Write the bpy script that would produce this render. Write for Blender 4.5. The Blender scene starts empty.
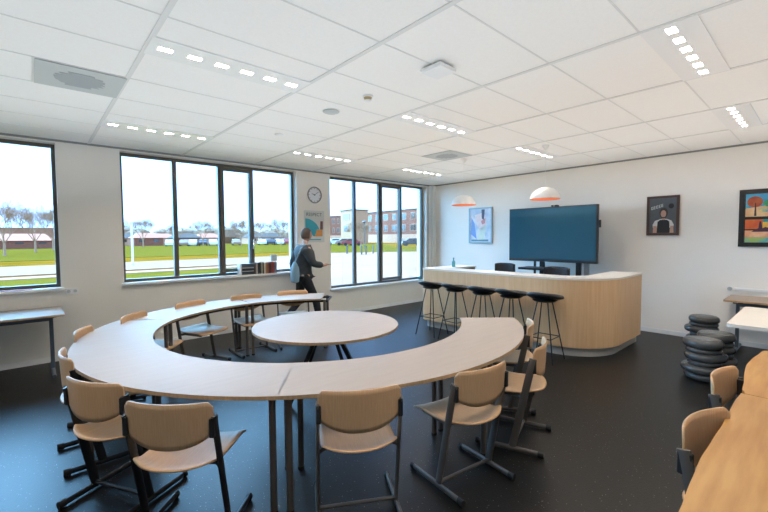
import bpy, math, random
from mathutils import Vector, Matrix
PI = math.pi
R_ = math.radians
sc = bpy.context.scene
col = sc.collection
rnd = random.Random(7)

# ------------------------------------------------------------------ camera
EYE = 1.655
def cam_axes(yaw, pitch, roll):
    cy, sy, cp, sp, cr, sr = math.cos(yaw), math.sin(yaw), math.cos(pitch), math.sin(pitch), math.cos(roll), math.sin(roll)
    F = Vector((sy*cp, cy*cp, sp)); R = Vector((cy, -sy, 0)); U = R.cross(F)
    return R*cr + U*sr, U*cr - R*sr, F
cR, cU, cF = cam_axes(.72790415, -.04767769, -.0066341)
cam = bpy.data.cameras.new('camera'); co = bpy.data.objects.new('camera', cam); col.objects.link(co)
m = Matrix((cR, cU, -cF)).transposed().to_4x4(); m.translation = Vector((0, 0, EYE)); co.matrix_world = m
cam.sensor_width = 36; cam.lens = 36*394.4/768; cam.clip_start = .05; cam.clip_end = 1000
sc.camera = co

# ------------------------------------------------------------------ world, daylight, exposure
w = bpy.data.worlds.new('overcast_sky'); sc.world = w; w.use_nodes = True
nt = w.node_tree; bg = nt.nodes['Background']
tc = nt.nodes.new('ShaderNodeTexCoord'); sx = nt.nodes.new('ShaderNodeSeparateXYZ'); cr = nt.nodes.new('ShaderNodeValToRGB')
nt.links.new(tc.outputs['Generated'], sx.inputs[0]); nt.links.new(sx.outputs[2], cr.inputs[0])
nt.links.new(cr.outputs[0], bg.inputs[0])
cr.color_ramp.elements[0].position = 0; cr.color_ramp.elements[0].color = (.76, 1.6, 3.1, 1)
cr.color_ramp.elements[1].position = .6; cr.color_ramp.elements[1].color = (.72, 1.5, 3.0, 1)
SKY = 1.0
SUN = 18.0
LAMP = 240.0
bg.inputs[1].default_value = SKY
sun = bpy.data.lights.new('overcast_daylight', 'SUN'); so = bpy.data.objects.new('overcast_daylight', sun); col.objects.link(so)
sun.energy = SUN; sun.angle = R_(100); sun.color = (.25, .62, 1)
so.rotation_euler = Vector((.5, -1, -.42)).to_track_quat('-Z', 'Y').to_euler()
so.location = (0, 20, 20)
def area(name, loc, aim, sx_, sy_, watts, rgb):
    l = bpy.data.lights.new(name, 'AREA'); o = bpy.data.objects.new(name, l); col.objects.link(o)
    l.shape = 'RECTANGLE'; l.size = sx_; l.size_y = sy_; l.energy = watts; l.color = rgb
    o.location = loc; o.rotation_euler = Vector(aim).to_track_quat('-Z', 'Y').to_euler(); return o
area('ceiling_fill_cool', (0.2, 2.1, 2.05), (0, 0, 1), 5.8, 8.2, 62, (.86, .94, 1))  # added fill facing up to brighten the ceiling; no such lamp in the room
area('ceiling_fill_warm', (5.35, 2.1, 2.05), (0, 0, 1), 4.4, 8.2, 42, (1, .92, .84))  # second added fill, warm, for the right half of the ceiling
vs = sc.view_settings
vs.view_transform = 'Standard'; vs.look = 'None'; vs.exposure = 0.74; vs.gamma = 1.0; vs.use_curve_mapping = False
cy_ = sc.cycles
cy_.use_denoising = True; cy_.max_bounces = 10; cy_.diffuse_bounces = 6; cy_.glossy_bounces = 4
cy_.transparent_max_bounces = 16; cy_.caustics_reflective = False; cy_.caustics_refractive = False; cy_.sample_clamp_indirect = 8

# ------------------------------------------------------------------ materials
def mat(name, rgb, rough=.5, metal=0, spec=.5, noise=0, scale=8, stretch=(1, 1, 1), rgb2=None, bump=0, emit=None, estr=0, coord='Object'):
    M = bpy.data.materials.new(name); M.use_nodes = True
    n = M.node_tree; b = n.nodes['Principled BSDF']
    b.inputs['Base Color'].default_value = (*rgb, 1); b.inputs['Roughness'].default_value = rough
    b.inputs['Metallic'].default_value = metal; b.inputs['Specular IOR Level'].default_value = spec
    if emit: b.inputs['Emission Color'].default_value = (*emit, 1); b.inputs['Emission Strength'].default_value = estr
    if rgb2 or bump:
        t = n.nodes.new('ShaderNodeTexCoord'); mp = n.nodes.new('ShaderNodeMapping'); nz = n.nodes.new('ShaderNodeTexNoise')
        mp.inputs['Scale'].default_value = stretch; nz.inputs['Scale'].default_value = scale; nz.inputs['Detail'].default_value = 5
        n.links.new(t.outputs[coord], mp.inputs[0]); n.links.new(mp.outputs[0], nz.inputs[0])
        if rgb2:
            r = n.nodes.new('ShaderNodeValToRGB'); e = r.color_ramp.elements
            e[0].position = .35; e[1].position = .65; e[0].color = (*rgb, 1); e[1].color = (*rgb2, 1)
            n.links.new(nz.outputs[0], r.inputs[0]); n.links.new(r.outputs[0], b.inputs['Base Color'])
        if bump:
            bp = n.nodes.new('ShaderNodeBump'); bp.inputs['Strength'].default_value = bump; bp.inputs['Distance'].default_value = .01
            n.links.new(nz.outputs[0], bp.inputs['Height']); n.links.new(bp.outputs[0], b.inputs['Normal'])
    return M
def glass_mat(name, tint=(1, 1, 1), refl=.06):
    M = bpy.data.materials.new(name); M.use_nodes = True; n = M.node_tree; n.nodes.clear()
    o = n.nodes.new('ShaderNodeOutputMaterial'); mx = n.nodes.new('ShaderNodeMixShader'); t = n.nodes.new('ShaderNodeBsdfTransparent'); g = n.nodes.new('ShaderNodeBsdfGlossy')
    fr = n.nodes.new('ShaderNodeFresnel'); fr.inputs[0].default_value = 1.3
    t.inputs[0].default_value = (*tint, 1); g.inputs['Roughness'].default_value = .02
    n.links.new(fr.outputs[0], mx.inputs[0]); n.links.new(t.outputs[0], mx.inputs[1]); n.links.new(g.outputs[0], mx.inputs[2]); n.links.new(mx.outputs[0], o.inputs[0])
    return M
M = {}
M['wall'] = mat('painted_wall', (.80, .765, .71), .9, rgb2=(.815, .78, .725), scale=3, spec=.2)
M['wall_tv'] = mat('painted_wall_white', (.89, .845, .79), .9, rgb2=(.90, .858, .803), scale=3, spec=.2)
M['tile'] = mat('ceiling_tile', (.87, .86, .84), .95, rgb2=(.89, .88, .86), scale=60, spec=.1)
M['grid'] = mat('ceiling_grid', (.70, .70, .69), .5)
M['white'] = mat('white_paint', (.82, .82, .81), .5)
M['white_metal'] = mat('white_metal', (.8, .8, .8), .35)
M['frame'] = mat('window_frame', (.095, .08, .066), .45)
M['glass'] = glass_mat('window_glass')
M['laminate'] = mat('laminate', (.395, .325, .275), .55, rgb2=(.41, .34, .287), scale=3, stretch=(1, 10, 1), spec=.12)
M['edge'] = mat('wood_edge', (.50, .33, .19), .5, rgb2=(.42, .27, .15), scale=10, stretch=(8, 8, 1))
M['ply'] = mat('plywood', (.51, .315, .175), .48, rgb2=(.57, .365, .21), scale=6, stretch=(30, 1, 1.5), spec=.25)
M['ply_edge'] = mat('plywood_edge', (.66, .50, .36), .5)
M['steel'] = mat('brown_grey_steel', (.12, .105, .095), .42, metal=.35)
M['dark_steel'] = mat('dark_steel', (.02, .022, .026), .4, metal=.3)
M['blue_steel'] = mat('blue_grey_steel', (.10, .13, .17), .4, metal=.3)
M['rubber'] = mat('black_rubber', (.012, .012, .013), .6)
M['black'] = mat('black_plastic', (.014, .015, .018), .42)
M['black_soft'] = mat('black_fabric', (.012, .013, .017), .75, bump=.2, scale=200)
M['pebble'] = mat('grey_vinyl', (.06, .064, .068), .22, rgb2=(.08, .083, .085), scale=5)
M['oak'] = mat('oak_veneer', (.70, .455, .255), .5, rgb2=(.76, .52, .31), scale=5, stretch=(7, 7, .35), spec=.3)
M['oak_shaded'] = mat('oak_inside_shaded', (.30, .18, .10), .6, rgb2=(.35, .22, .13), scale=5, stretch=(1, 1, 6))  # brown wood, with the shadow inside the counter put into its colour
M['kick'] = mat('grey_kickboard', (.42, .42, .41), .35)
M['plinth'] = mat('brushed_metal', (.42, .42, .42), .33, metal=.8)
M['worktop'] = mat('worktop_cream', (.78, .72, .65), .35)
M['slab'] = mat('live_edge_wood', (.36, .165, .036), .42, rgb2=(.47, .25, .07), scale=2.2, stretch=(1.0, 9, 9), bump=.15)
M['bark'] = mat('live_edge_bark', (.36, .19, .08), .7, rgb2=(.5, .3, .13), scale=9)
M['chrome'] = mat('chrome', (.6, .6, .6), .2, metal=1)
M['screen'] = mat('tv_screen', (.014, .085, .145), .2, spec=.8)
M['copper'] = mat('copper_inside', (.75, .25, .12), .45, metal=.3)
M['bulb'] = mat('lit_bulb', (1, .8, .6), .4, emit=(1, .62, .33), estr=7)
M['led'] = mat('lit_led', (1, 1, 1), .4, emit=(1, .86, .70), estr=LAMP)
M['vent'] = mat('grey_vent', (.50, .53, .53), .6)
M['dust'] = mat('vent_dust', (.36, .39, .41), .8)
M['skin'] = mat('skin', (.45, .25, .18), .6)
M['hair'] = mat('brown_hair', (.09, .06, .045), .7)
M['jacket'] = mat('grey_blue_jacket', (.03, .038, .045), .8, rgb2=(.04, .048, .056), scale=12)
M['trousers'] = mat('dark_trousers', (.012, .015, .022), .85)
M['bag'] = mat('light_blue_cloth', (.22, .36, .46), .8)
M['sole'] = mat('dark_shoe', (.015, .015, .015), .5)
M['grass'] = mat('grass', (.15, .105, .012), .95, rgb2=(.21, .12, .014), scale=.6, coord='Object', spec=0)
M['grass2'] = mat('rough_grass', (.21, .095, .006), .95, rgb2=(.34, .13, .014), scale=.5, spec=0)
M['asphalt'] = mat('pale_asphalt', (.34, .155, .085), .9, rgb2=(.40, .18, .10), scale=2, spec=.1)
M['paving'] = mat('pale_paving', (.40, .18, .095), .9, rgb2=(.47, .21, .115), scale=1.2, stretch=(.15, 1, 1), spec=.1)
M['twig'] = mat('bare_bark', (.42, .24, .14), .9, spec=0)
M['bush'] = mat('bare_bush', (.22, .13, .07), .95, rgb2=(.30, .17, .09), scale=2)
M['brick'] = mat('brick', (.24, .07, .035), .9, rgb2=(.30, .10, .05), scale=3)
M['brick_white'] = mat('white_render', (.60, .31, .18), .9)
M['beige'] = mat('beige_render', (.48, .24, .12), .9)
M['pane'] = mat('far_pane', (.08, .06, .045), .2)
M['roof'] = mat('red_roof', (.62, .20, .10), .9)
M['roof_dark'] = mat('dark_roof', (.12, .07, .045), .9)
# rubber floor with pale specks
fl = mat('speckled_rubber_floor', (.006, .006, .006), .40, spec=.33, bump=.12, scale=90)
n = fl.node_tree; b = n.nodes['Principled BSDF']; t = n.nodes.new('ShaderNodeTexCoord')
v = n.nodes.new('ShaderNodeTexVoronoi'); v.inputs['Scale'].default_value = 38; r = n.nodes.new('ShaderNodeValToRGB')
r.color_ramp.elements[0].position = .06; r.color_ramp.elements[0].color = (.30, .30, .30, 1); r.color_ramp.elements[1].position = .11; r.color_ramp.elements[1].color = (.005, .005, .005, 1)
n.links.new(t.outputs['Object'], v.inputs[0]); n.links.new(v.outputs[0], r.inputs[0]); n.links.new(r.outputs[0], b.inputs['Base Color'])
M['floor'] = fl
def book_mat(rgb):
    return mat('book_cover', rgb, .6)

# ------------------------------------------------------------------ mesh builder
class MB:
    def __init__(s): s.v = []; s.f = []; s.mi = []
    def add(s, vs_, fs, mi=0):
        o = len(s.v); s.v += [tuple(p) for p in vs_]; s.f += [[i+o for i in f] for f in fs]; s.mi += [mi]*len(fs); return s
    def box(s, x0, x1, y0, y1, z0, z1, mi=0):
        return s.add([(x0, y0, z0), (x1, y0, z0), (x1, y1, z0), (x0, y1, z0), (x0, y0, z1), (x1, y0, z1), (x1, y1, z1), (x0, y1, z1)],
                     [[3, 2, 1, 0], [4, 5, 6, 7], [0, 1, 5, 4], [1, 2, 6, 5], [2, 3, 7, 6], [3, 0, 4, 7]], mi)
    def prism(s, poly, z0, z1, mi=0, side=None):
        n = len(poly); o = [(x, y, z0) for x, y in poly] + [(x, y, z1) for x, y in poly]
        s.add(o, [list(range(n-1, -1, -1)), list(range(n, 2*n))], mi)
        return s.add(o, [[i, (i+1) % n, n+(i+1) % n, n+i] for i in range(n)], mi if side is None else side)
    def tube(s, pts, r, k=10, r2=None, up=None, cap=True, mi=0):
        """round or oval (r across, r2 along 'up') tube through pts"""
        pts = [Vector(p) for p in pts]; n = len(pts); rs = r if isinstance(r, (list, tuple)) else [r]*n
        out = []; ref = Vector(up) if up else None; a = None
        for i, p in enumerate(pts):
            d = (pts[min(i+1, n-1)] - pts[max(i-1, 0)]).normalized()
            if ref: a = ref
            elif a is None: a = Vector((0, 0, 1)) if abs(d.z) < .9 else Vector((1, 0, 0))
            u = (a - d*a.dot(d)).normalized(); w_ = d.cross(u); a = u if not ref else a
            rr2 = r2 if r2 else rs[i]
            for j in range(k):
                t_ = 2*PI*j/k; out.append(p + w_*math.cos(t_)*rs[i] + u*math.sin(t_)*rr2)
        fs = [[i*k+j, i*k+(j+1) % k, (i+1)*k+(j+1) % k, (i+1)*k+j] for i in range(n-1) for j in range(k)]
        if cap: fs += [list(range(k-1, -1, -1)), list(range((n-1)*k, n*k))]
        return s.add(out, fs, mi)
    def lathe(s, prof, k=24, c=(0, 0, 0), mi=0, sx=1, sy=1):
        """prof: (r,z) list from bottom to top"""
        out = [(c[0]+max(r, 1e-4)*math.cos(2*PI*j/k)*sx, c[1]+max(r, 1e-4)*math.sin(2*PI*j/k)*sy, c[2]+z) for r, z in prof for j in range(k)]
        n = len(prof); fs = [[i*k+j, i*k+(j+1) % k, (i+1)*k+(j+1) % k, (i+1)*k+j] for i in range(n-1) for j in range(k)]
        fs += [list(range(k-1, -1, -1)), list(range((n-1)*k, n*k))]
        return s.add(out, fs, mi)
    def grid(s, fn, nu, nv, mi=0):
        return s.add([fn(i/nu, j/nv) for j in range(nv+1) for i in range(nu+1)],
                     [[j*(nu+1)+i, j*(nu+1)+i+1, (j+1)*(nu+1)+i+1, (j+1)*(nu+1)+i] for j in range(nv) for i in range(nu)], mi)
    def build(s, name, m_, parent=None, smooth=False, bevel=0, loc=None, solid=0):
        me = bpy.data.meshes.new(name); me.from_pydata(s.v, [], s.f)
        for mm in (m_ if isinstance(m_, (list, tuple)) else [m_]): me.materials.append(mm)
        for p, i in zip(me.polygons, s.mi): p.material_index = i
        me.validate()
        o = bpy.data.objects.new(name, me); col.objects.link(o)
        if parent: o.parent = parent
        if loc: o.location = loc
        if smooth:
            me.shade_smooth(); me.set_sharp_from_angle(angle=R_(38))
        if solid:
            q = o.modifiers.new('thick', 'SOLIDIFY'); q.thickness = solid; q.offset = 0
        if bevel:
            q = o.modifiers.new('bevel', 'BEVEL'); q.width = bevel; q.segments = 2; q.limit_method = 'ANGLE'; q.angle_limit = R_(50)
        return o
def tag(o, label=None, cat=None, group=None, kind=None):
    if label: o['label'] = label
    if cat: o['category'] = cat
    if group: o['group'] = group
    if kind: o['kind'] = kind
    return o
def thing(name, label, cat, loc=(0, 0, 0), rz=0, group=None):
    o = bpy.data.objects.new(name, None); col.objects.link(o); o.empty_display_size = .1
    o.location = loc; o.rotation_euler = (0, 0, rz); return tag(o, label, cat, group)
def copy_tree(o, parent=None):
    c = o.copy(); col.objects.link(c)
    if parent: c.parent = parent
    for ch in list(o.children): copy_tree(ch, c)
    return c
def place(proto, used, loc, rz, label):
    o = proto if not used else copy_tree(proto)
    o.location = loc; o.rotation_euler = (0, 0, rz); o['label'] = label; return o
def struct(o): o['kind'] = 'structure'; return o
def arc(cx, cy, r, a0, a1, n):
    return [(cx+r*math.cos(R_(a0+(a1-a0)*i/n)), cy+r*math.sin(R_(a0+(a1-a0)*i/n))) for i in range(n+1)]
def rrect(x0, x1, y0, y1, r, n=5):
    return arc(x1-r, y0+r, r, -90, 0, n) + arc(x1-r, y1-r, r, 0, 90, n) + arc(x0+r, y1-r, r, 90, 180, n) + arc(x0+r, y0+r, r, 180, 270, n)

# ------------------------------------------------------------------ room shell
H = 2.99; WY = 6.92; WX = 7.88; X0 = -3.4; Y0 = -3.4; TH = .34
WIN = [(-2.35, .275, .98), (1.0, 3.89, .98), (4.67, 7.65, .55)]; WT = 2.945
struct(MB().box(X0-.3, WX+.3, Y0-.3, WY+TH, -.12, 0).build('floor', M['floor']))
wb = MB(); xs = X0-.3
for x0, x1, z0 in WIN:
    wb.box(xs, x0, WY, WY+TH, 0, H+.1); wb.box(x0, x1, WY, WY+TH, 0, z0); wb.box(x0, x1, WY, WY+TH, WT, H+.1); xs = x1
wb.box(xs, WX+.3, WY, WY+TH, 0, H+.1)
struct(wb.build('wall_back', M['wall']))
struct(MB().box(WX, WX+.3, Y0-.3, WY, 0, H+.1).build('wall_right', M['wall_tv']))
struct(MB().box(X0-.3, X0, Y0-.3, WY, 0, H+.1).build('wall_left', M['wall']))
struct(MB().box(X0, WX, Y0-.3, Y0, 0, H+.1).build('wall_front', M['wall']))
# ceiling: tiles and exposed grid
struct(MB().box(X0-.3, WX+.3, Y0-.3, WY+TH, H+.1, H+.25).build('ceiling', M['tile']))
cb = MB(); gx = [.64+1.2*k for k in range(-4, 8)]; gy = [1.47+.607*k for k in range(-9, 10)]
LUMX = [-1.16, 1.24, 3.64, 6.04]; LUMY = [-1.716, .712, 3.14, 5.567]
xs_ = [X0]+[g for g in gx if X0 < g < WX]+[WX]; ys_ = [Y0]+[g for g in gy if Y0 < g < WY]+[WY]
for i in range(len(xs_)-1):
    for j in range(len(ys_)-1):
        mx_, my_ = (xs_[i]+xs_[i+1])/2, (ys_[j]+ys_[j+1])/2
        lit = any(abs(mx_-lx) < .3 and ys_[j] < ly < ys_[j+1] for lx in LUMX for ly in LUMY)
        cb.box(xs_[i]+.004, xs_[i+1]-.004, ys_[j]+.004, my_ if lit else ys_[j+1]-.004, H, H+.02)
struct(cb.build('trim_1', M['tile']))
gb = MB()
for g in gx:
    if X0 < g < WX-.1: gb.box(g-.017, g+.017, Y0, WY, H-.007, H)
for g in gy:
    if Y0 < g < WY: gb.box(X0, WX, g-.006, g+.006, H-.003, H+.001)
gb.box(.06-.014, .06+.014, 1.47+.607*4, 1.47+.607*5, H-.005, H)
struct(gb.build('trim_2', M['grid']))
struct(MB().box(X0, WX, WY-.02, WY, H-.025, H).box(WX-.02, WX, Y0, WY-.02, H-.025, H).build('trim_3', mat('dark_grey_trim', (.25, .25, .25), .6)))  # dark grey strip along the ceiling edge of two walls
struct(MB().box(X0, WX, WY-.014, WY, 0, .07).build('baseboard_back', M['white']))
struct(MB().box(WX-.014, WX, Y0, WY-.014, 0, .07).build('baseboard_right', M['white']))
# boxed pipe in the corner
struct(MB().box(7.76, WX, 6.80, WY, 0, H-.02).tube([(7.72, 6.86, 0), (7.72, 6.86, H-.02)], .022, 12).build('trim_4', M['white'], bevel=.004))
# windows
FY = WY+.135; FD = .07
def window(n_, x0, x1, z0, mull, sash):
    root = bpy.data.objects.new('window_%d' % n_, None); col.objects.link(root); root['kind'] = 'structure'; root.location = (0, 0, 0)
    f = MB(); fw = .043
    f.box(x0, x1, FY, FY+FD, WT-fw, WT); f.box(x0, x1, FY, FY+FD, z0+.02, z0+.02+fw)
    f.box(x0, x0+fw, FY, FY+FD, z0+.02+fw, WT-fw); f.box(x1-fw, x1, FY, FY+FD, z0+.02+fw, WT-fw)
    for mx, mw in mull: f.box(mx-mw/2, mx+mw/2, FY, FY+FD, z0+.02+fw, WT-fw)
    f.build('window_frame', M['frame'], root)
    g = MB().box(x0+.03, x1-.03, FY+.035, FY+.041, z0+.04, WT-.03); g.build('window_glass', M['glass'], root)
    MB().box(x0-.03, x1+.03, WY-.045, FY+.02, z0-.02, z0+.02).build('window_sill', M['white'], root, bevel=.005)
    if sash:
        a, b_ = sash; s_ = MB(); sw = .06; za, zb = z0+.075, WT-.055
        s_.box(a, b_, FY-.03, FY+.0, za, za+sw).box(a, b_, FY-.03, FY, zb-sw, zb).box(a, a+sw, FY-.03, FY, za+sw, zb-sw).box(b_-sw, b_, FY-.03, FY, za+sw, zb-sw)
        s_.build('window_sash', M['frame'], root)
        h = MB().box(b_-.045, b_-.015, FY-.045, FY-.03, 1.45, 1.55).box(b_-.04, b_-.02, FY-.075, FY-.045, 1.5, 1.52).box(b_-.04, b_-.02, FY-.085, FY-.07, 1.5, 1.64)
        h.build('window_handle', M['chrome'], root, bevel=.003)
window(1, *WIN[0], [(-1.0, .09)], None)
window(2, *WIN[1], [(1.755, .065), (2.49, .10), (3.02, .065)], (2.47, 3.06))
window(3, *WIN[2], [(5.42, .07), (6.18, .10), (6.83, .065)], (6.16, 6.86))

# ------------------------------------------------------------------ ceiling fixtures
lumA = None
def make_luminaire():
    t_ = thing('ceiling_light', '', 'ceiling light', group='recessed ceiling lights')
    # panel 1.2 x .3 with six recessed windows; origin at the panel's centre
    pan = MB(); cells = [-.49+.196*k for k in range(6)]; hw, hd = .046, .027
    for z0, z1 in ((-.004, .004),):
        pan.box(-.585, .585, -.147, -hd, z0, z1).box(-.585, .585, hd, .147, z0, z1)
        e = -.585
        for c in cells: pan.box(e, c-hw, -hd, hd, z0, z1); e = c+hw
        pan.box(e, .585, -hd, hd, z0, z1)
    pan.box(-.598, .598, -.1475, .1475, .036, .042).box(-.598, .598, -.1525, -.147, -.004, .036).box(-.598, .598, .147, .1525, -.004, .036).box(-.598, -.585, -.147, .147, -.004, .036).box(.585, .598, -.147, .147, -.004, .036)
    pan.build('panel', M['white_metal'], t_)
    for c in cells:
        bx = MB().box(c-hw-.004, c-hw, -hd-.004, hd+.004, .004, .017).box(c+hw, c+hw+.004, -hd-.004, hd+.004, .004, .017).box(c-hw, c+hw, -hd-.004, -hd, .004, .017).box(c-hw, c+hw, hd, hd+.004, .004, .017).box(c-hw, c+hw, -.003, .003, .0, .0115).box(c-.003, c+.003, -hd, hd, .0, .0115)
        ho = bx.build('louvre', M['white_metal'], t_)
        MB().box(c-hw, c+hw, -hd, hd, .012, .017).build('lit_cell', M['led'], ho)
    return t_
lum = make_luminaire(); used = 0
for x, y, lb in [(1.24, 3.14, 'long recessed ceiling light with six bright cells, above the left side of the ring'),
                 (3.64, 3.14, 'recessed strip light in the middle of the ceiling, left of the white pendant lamps'),
                 (6.04, 3.14, 'recessed strip light just above the right pendant lamp near the screen wall'),
                 (3.64, .712, 'large recessed strip light at the top right of the ceiling with paired bright cells'),
                 (6.04, .712, 'small recessed strip light far right near the wall of the framed portrait'),
                 (1.24, 5.567, 'recessed light close to the window wall, above the middle window'),
                 (3.64, 5.567, 'recessed light close to the window wall, above the wall clock'),
                 (6.04, 5.567, 'recessed light close to the window wall, above the tallest window'),
                 (-1.16, 3.14, 'recessed ceiling light over the left part of the room, out of the frame'),
                 (1.24, .712, 'recessed ceiling light over the near part of the room, out of the frame'),
                 (3.64, -1.716, 'recessed ceiling light behind the rustic table, out of the frame'),
                 (6.04, -1.716, 'recessed ceiling light in the rear right corner, out of the frame')]:
    place(lum, used, (x, y, H-.0055), 0, lb); used = 1
def vent(x, y, lb):
    t_ = thing('ceiling_vent', lb, 'ceiling vent', (x, y, H-.0055), group='square ceiling vents')
    MB().box(-.29, .29, -.295, .295, -.006, 0).build('plate', M['vent'], t_)
    p = MB()
    for k in range(7):
        y_ = -.15+.05*k; h_ = math.sqrt(.175**2-y_**2)
        p.prism([(-h_, y_-.024), (h_*rnd.uniform(.8, 1.1), y_-.024), (h_, y_+.024), (-h_*rnd.uniform(.8, 1.1), y_+.024)], -.009, -.006)
    p.build('grille', M['dust'], t_)
vent(.35, 1.47+.607*4.5, 'grey square air vent with a dusty middle, at the left of the ceiling')
vent(5.14, 1.47+.607*4.5, 'pale grey square air vent next to the left pendant lamp cord')
t_ = thing('access_point', 'white square box hanging under the middle of the ceiling', 'wireless access point', (2.43, 2.07, H-.005), R_(2))
MB().box(-.10, .10, -.10, .10, -.045, -.012).build('cover', M['white_metal'], t_, bevel=.008)
MB().box(-.08, .08, -.08, .08, -.012, 0).build('bracket', M['vent'], t_)
t_ = thing('smoke_detector', 'small round smoke detector with a brass coloured band', 'smoke detector', (2.42, 2.93, H-.005))
MB().lathe([(.05, -.012), (.052, 0)], 20).build('base', M['white_metal'], t_, smooth=True)
MB().lathe([(.022, -.05), (.036, -.042), (.036, -.036)], 20).build('cap', M['white_metal'], t_, smooth=True)
MB().lathe([(.031, -.036), (.034, -.024), (.04, -.012)], 20).build('band', mat('brass', (.45, .33, .16), .4, metal=.6), t_, smooth=True)
o = MB().lathe([(.07, -.012), (.085, -.006), (.088, 0)], 28).build('ceiling_speaker', M['vent'], loc=(2.41, 3.53, H-.005), smooth=True); tag(o, 'flat round grey speaker in the ceiling behind the smoke detector', 'ceiling speaker')
o = MB().lathe([(.04, -.015), (.055, -.006), (.058, 0)], 24).build('ceiling_sensor', M['white_metal'], loc=(2.42, 4.73, H-.005), smooth=True); tag(o, 'small round sensor in the ceiling nearest the clock wall', 'motion sensor')
# pendant lamps
def make_pendant():
    t_ = thing('pendant_lamp', '', 'pendant lamp', group='dome pendant lamps')
    zr = 2.205-H; out = [(.208, zr)]; inn = []
    k = 12
    prof = [(.208*math.cos(R_(90*i/k)), zr+.175*math.sin(R_(90*i/k))) for i in range(k)] + [(.02, zr+.175)]
    MB().grid(lambda u, v_: (lambda p: (p[0]*math.cos(2*PI*u), p[0]*math.sin(2*PI*u), p[1]))(prof[min(int(v_*k+.5), k)]), 32, k).build('lamp_shade', M['white'], t_, smooth=True)
    pi = [(r_-.006 if r_ > .03 else .012, z_-.005 if z_ > zr+.01 else z_) for r_, z_ in prof]
    MB().grid(lambda u, v_: (lambda p: (p[0]*math.cos(2*PI*u), p[0]*math.sin(2*PI*u), p[1]))(pi[min(int(v_*k+.5), k)]), 32, k).build('shade_lining', M['copper'], t_, smooth=True)
    rim = MB(); rp = [(.206*math.cos(R_(a)), .206*math.sin(R_(a)), zr) for a in range(0, 361, 10)]; rim.tube(rp, .0055, 6); rim.build('rim', M['copper'], t_, smooth=True)
    MB().tube([(0, 0, zr+.17), (0, 0, -.06)], .003, 6).build('cord', M['white'], t_)
    MB().lathe([(.008, -.07), (.045, -.02), (.05, 0)], 20).build('canopy', M['white'], t_, smooth=True)
    MB().lathe([(.001, zr+.04), (.03, zr+.055), (.036, zr+.075), (.03, zr+.1), (.014, zr+.13), (.014, zr+.17)], 16).build('bulb', M['bulb'], t_, smooth=True)
    return t_
pn = make_pendant()
place(pn, 0, (5.60, 4.20, H-.005), 0, 'left white dome pendant lamp over the bar, beside the pale framed picture')
place(pn, 1, (5.68, 2.79, H-.005), 0, 'right white dome pendant lamp over the bar, just above the big screen')

# ------------------------------------------------------------------ ring of tables
CX, CY = 2.37, 3.80
TT = .75
def pol(r_, a): return (r_*math.cos(R_(a)), r_*math.sin(R_(a)))
def ring_table(a0, a1, label, rot=0, piv=None):
    am = (a0+a1)/2; g = .075
    ox, oy = pol(1.9, am)
    def L(r_, a):
        x, y = pol(r_, a); return (x-ox, y-oy)
    base = Vector((CX+ox, CY+oy, 0)); rz = 0
    if piv: # whole segment turned about a point
        base = Vector(piv) + Matrix.Rotation(R_(rot), 3, 'Z') @ (base-Vector(piv)); rz = R_(rot)
    t_ = thing('curved_table', label, 'table', base, rz, 'curved tables set out in a ring')
    n_ = 14; aa = [a0+g+(a1-a0-2*g)*i/n_ for i in range(n_+1)]
    poly = [L(2.2, a) for a in aa] + [L(1.6, a) for a in reversed(aa)]
    MB().prism(poly, TT-.024, TT, 0, 1).build('tabletop', [M['laminate'], M['edge']], t_, bevel=.003)
    fr = MB(); ia = [a0+3+(a1-a0-6)*i/8 for i in range(9)]
    for r_ in (1.68, 2.08): fr.tube([(*L(r_, a), TT-.045) for a in ia], .012, 6, r2=.02, up=(0, 0, 1))
    for a in (a0+3, a1-3): fr.tube([(*L(1.68, a), TT-.045), (*L(2.1, a), TT-.045)], .012, 6, r2=.02, up=(0, 0, 1))
    fr.build('frame', M['dark_steel'], t_)
    for r_, da in ((1.66, 1.6), (2.12, 1.3)):
        for a in (a0+da, a1-da):
            x, y = L(r_, a); lg = MB().tube([(x, y, .012), (x, y, TT-.025)], .021, 14).build('leg', M['steel'], t_, smooth=True)
            MB().lathe([(.024, 0), (.024, .014), (.02, .02)], 14, (x, y, 0)).build('foot', M['rubber'], lg)
    return t_
def seam(a, r_=1.9): return Vector((CX+pol(r_, a)[0], CY+pol(r_, a)[1], 0))
ring_table(-43, -85.3, 'curved table at the open right end of the ring, nearest the bar stools')
ring_table(-85.3, -128, 'curved table at the front of the ring, right of the middle seam')
ring_table(-128, -174.4, 'curved table at the front left of the ring, left of the middle seam')
ring_table(185.6, 140, 'curved table at the left end of the ring')
p140 = seam(140); r1 = -4.0
p95 = p140 + Matrix.Rotation(R_(r1), 3, 'Z') @ (seam(95)-p140)
ring_table(139.3, 95.5, 'curved table at the back of the ring under the middle window', r1, p140)
ring_table(94.6, 59, 'curved table at the far open end of the ring, in front of the walking person', r1-3, None)
last = [o for o in col.objects if o.get('label', '').startswith('curved table at the far open end')][0]
Rm = Matrix.Rotation(R_(r1-3.5), 3, 'Z'); bpt = Vector((CX+pol(1.9, 76.8)[0], CY+pol(1.9, 76.8)[1], 0))
last.location = p95 + Rm @ (bpt-seam(95)); last.rotation_euler = (0, 0, R_(r1-3.5))

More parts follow.
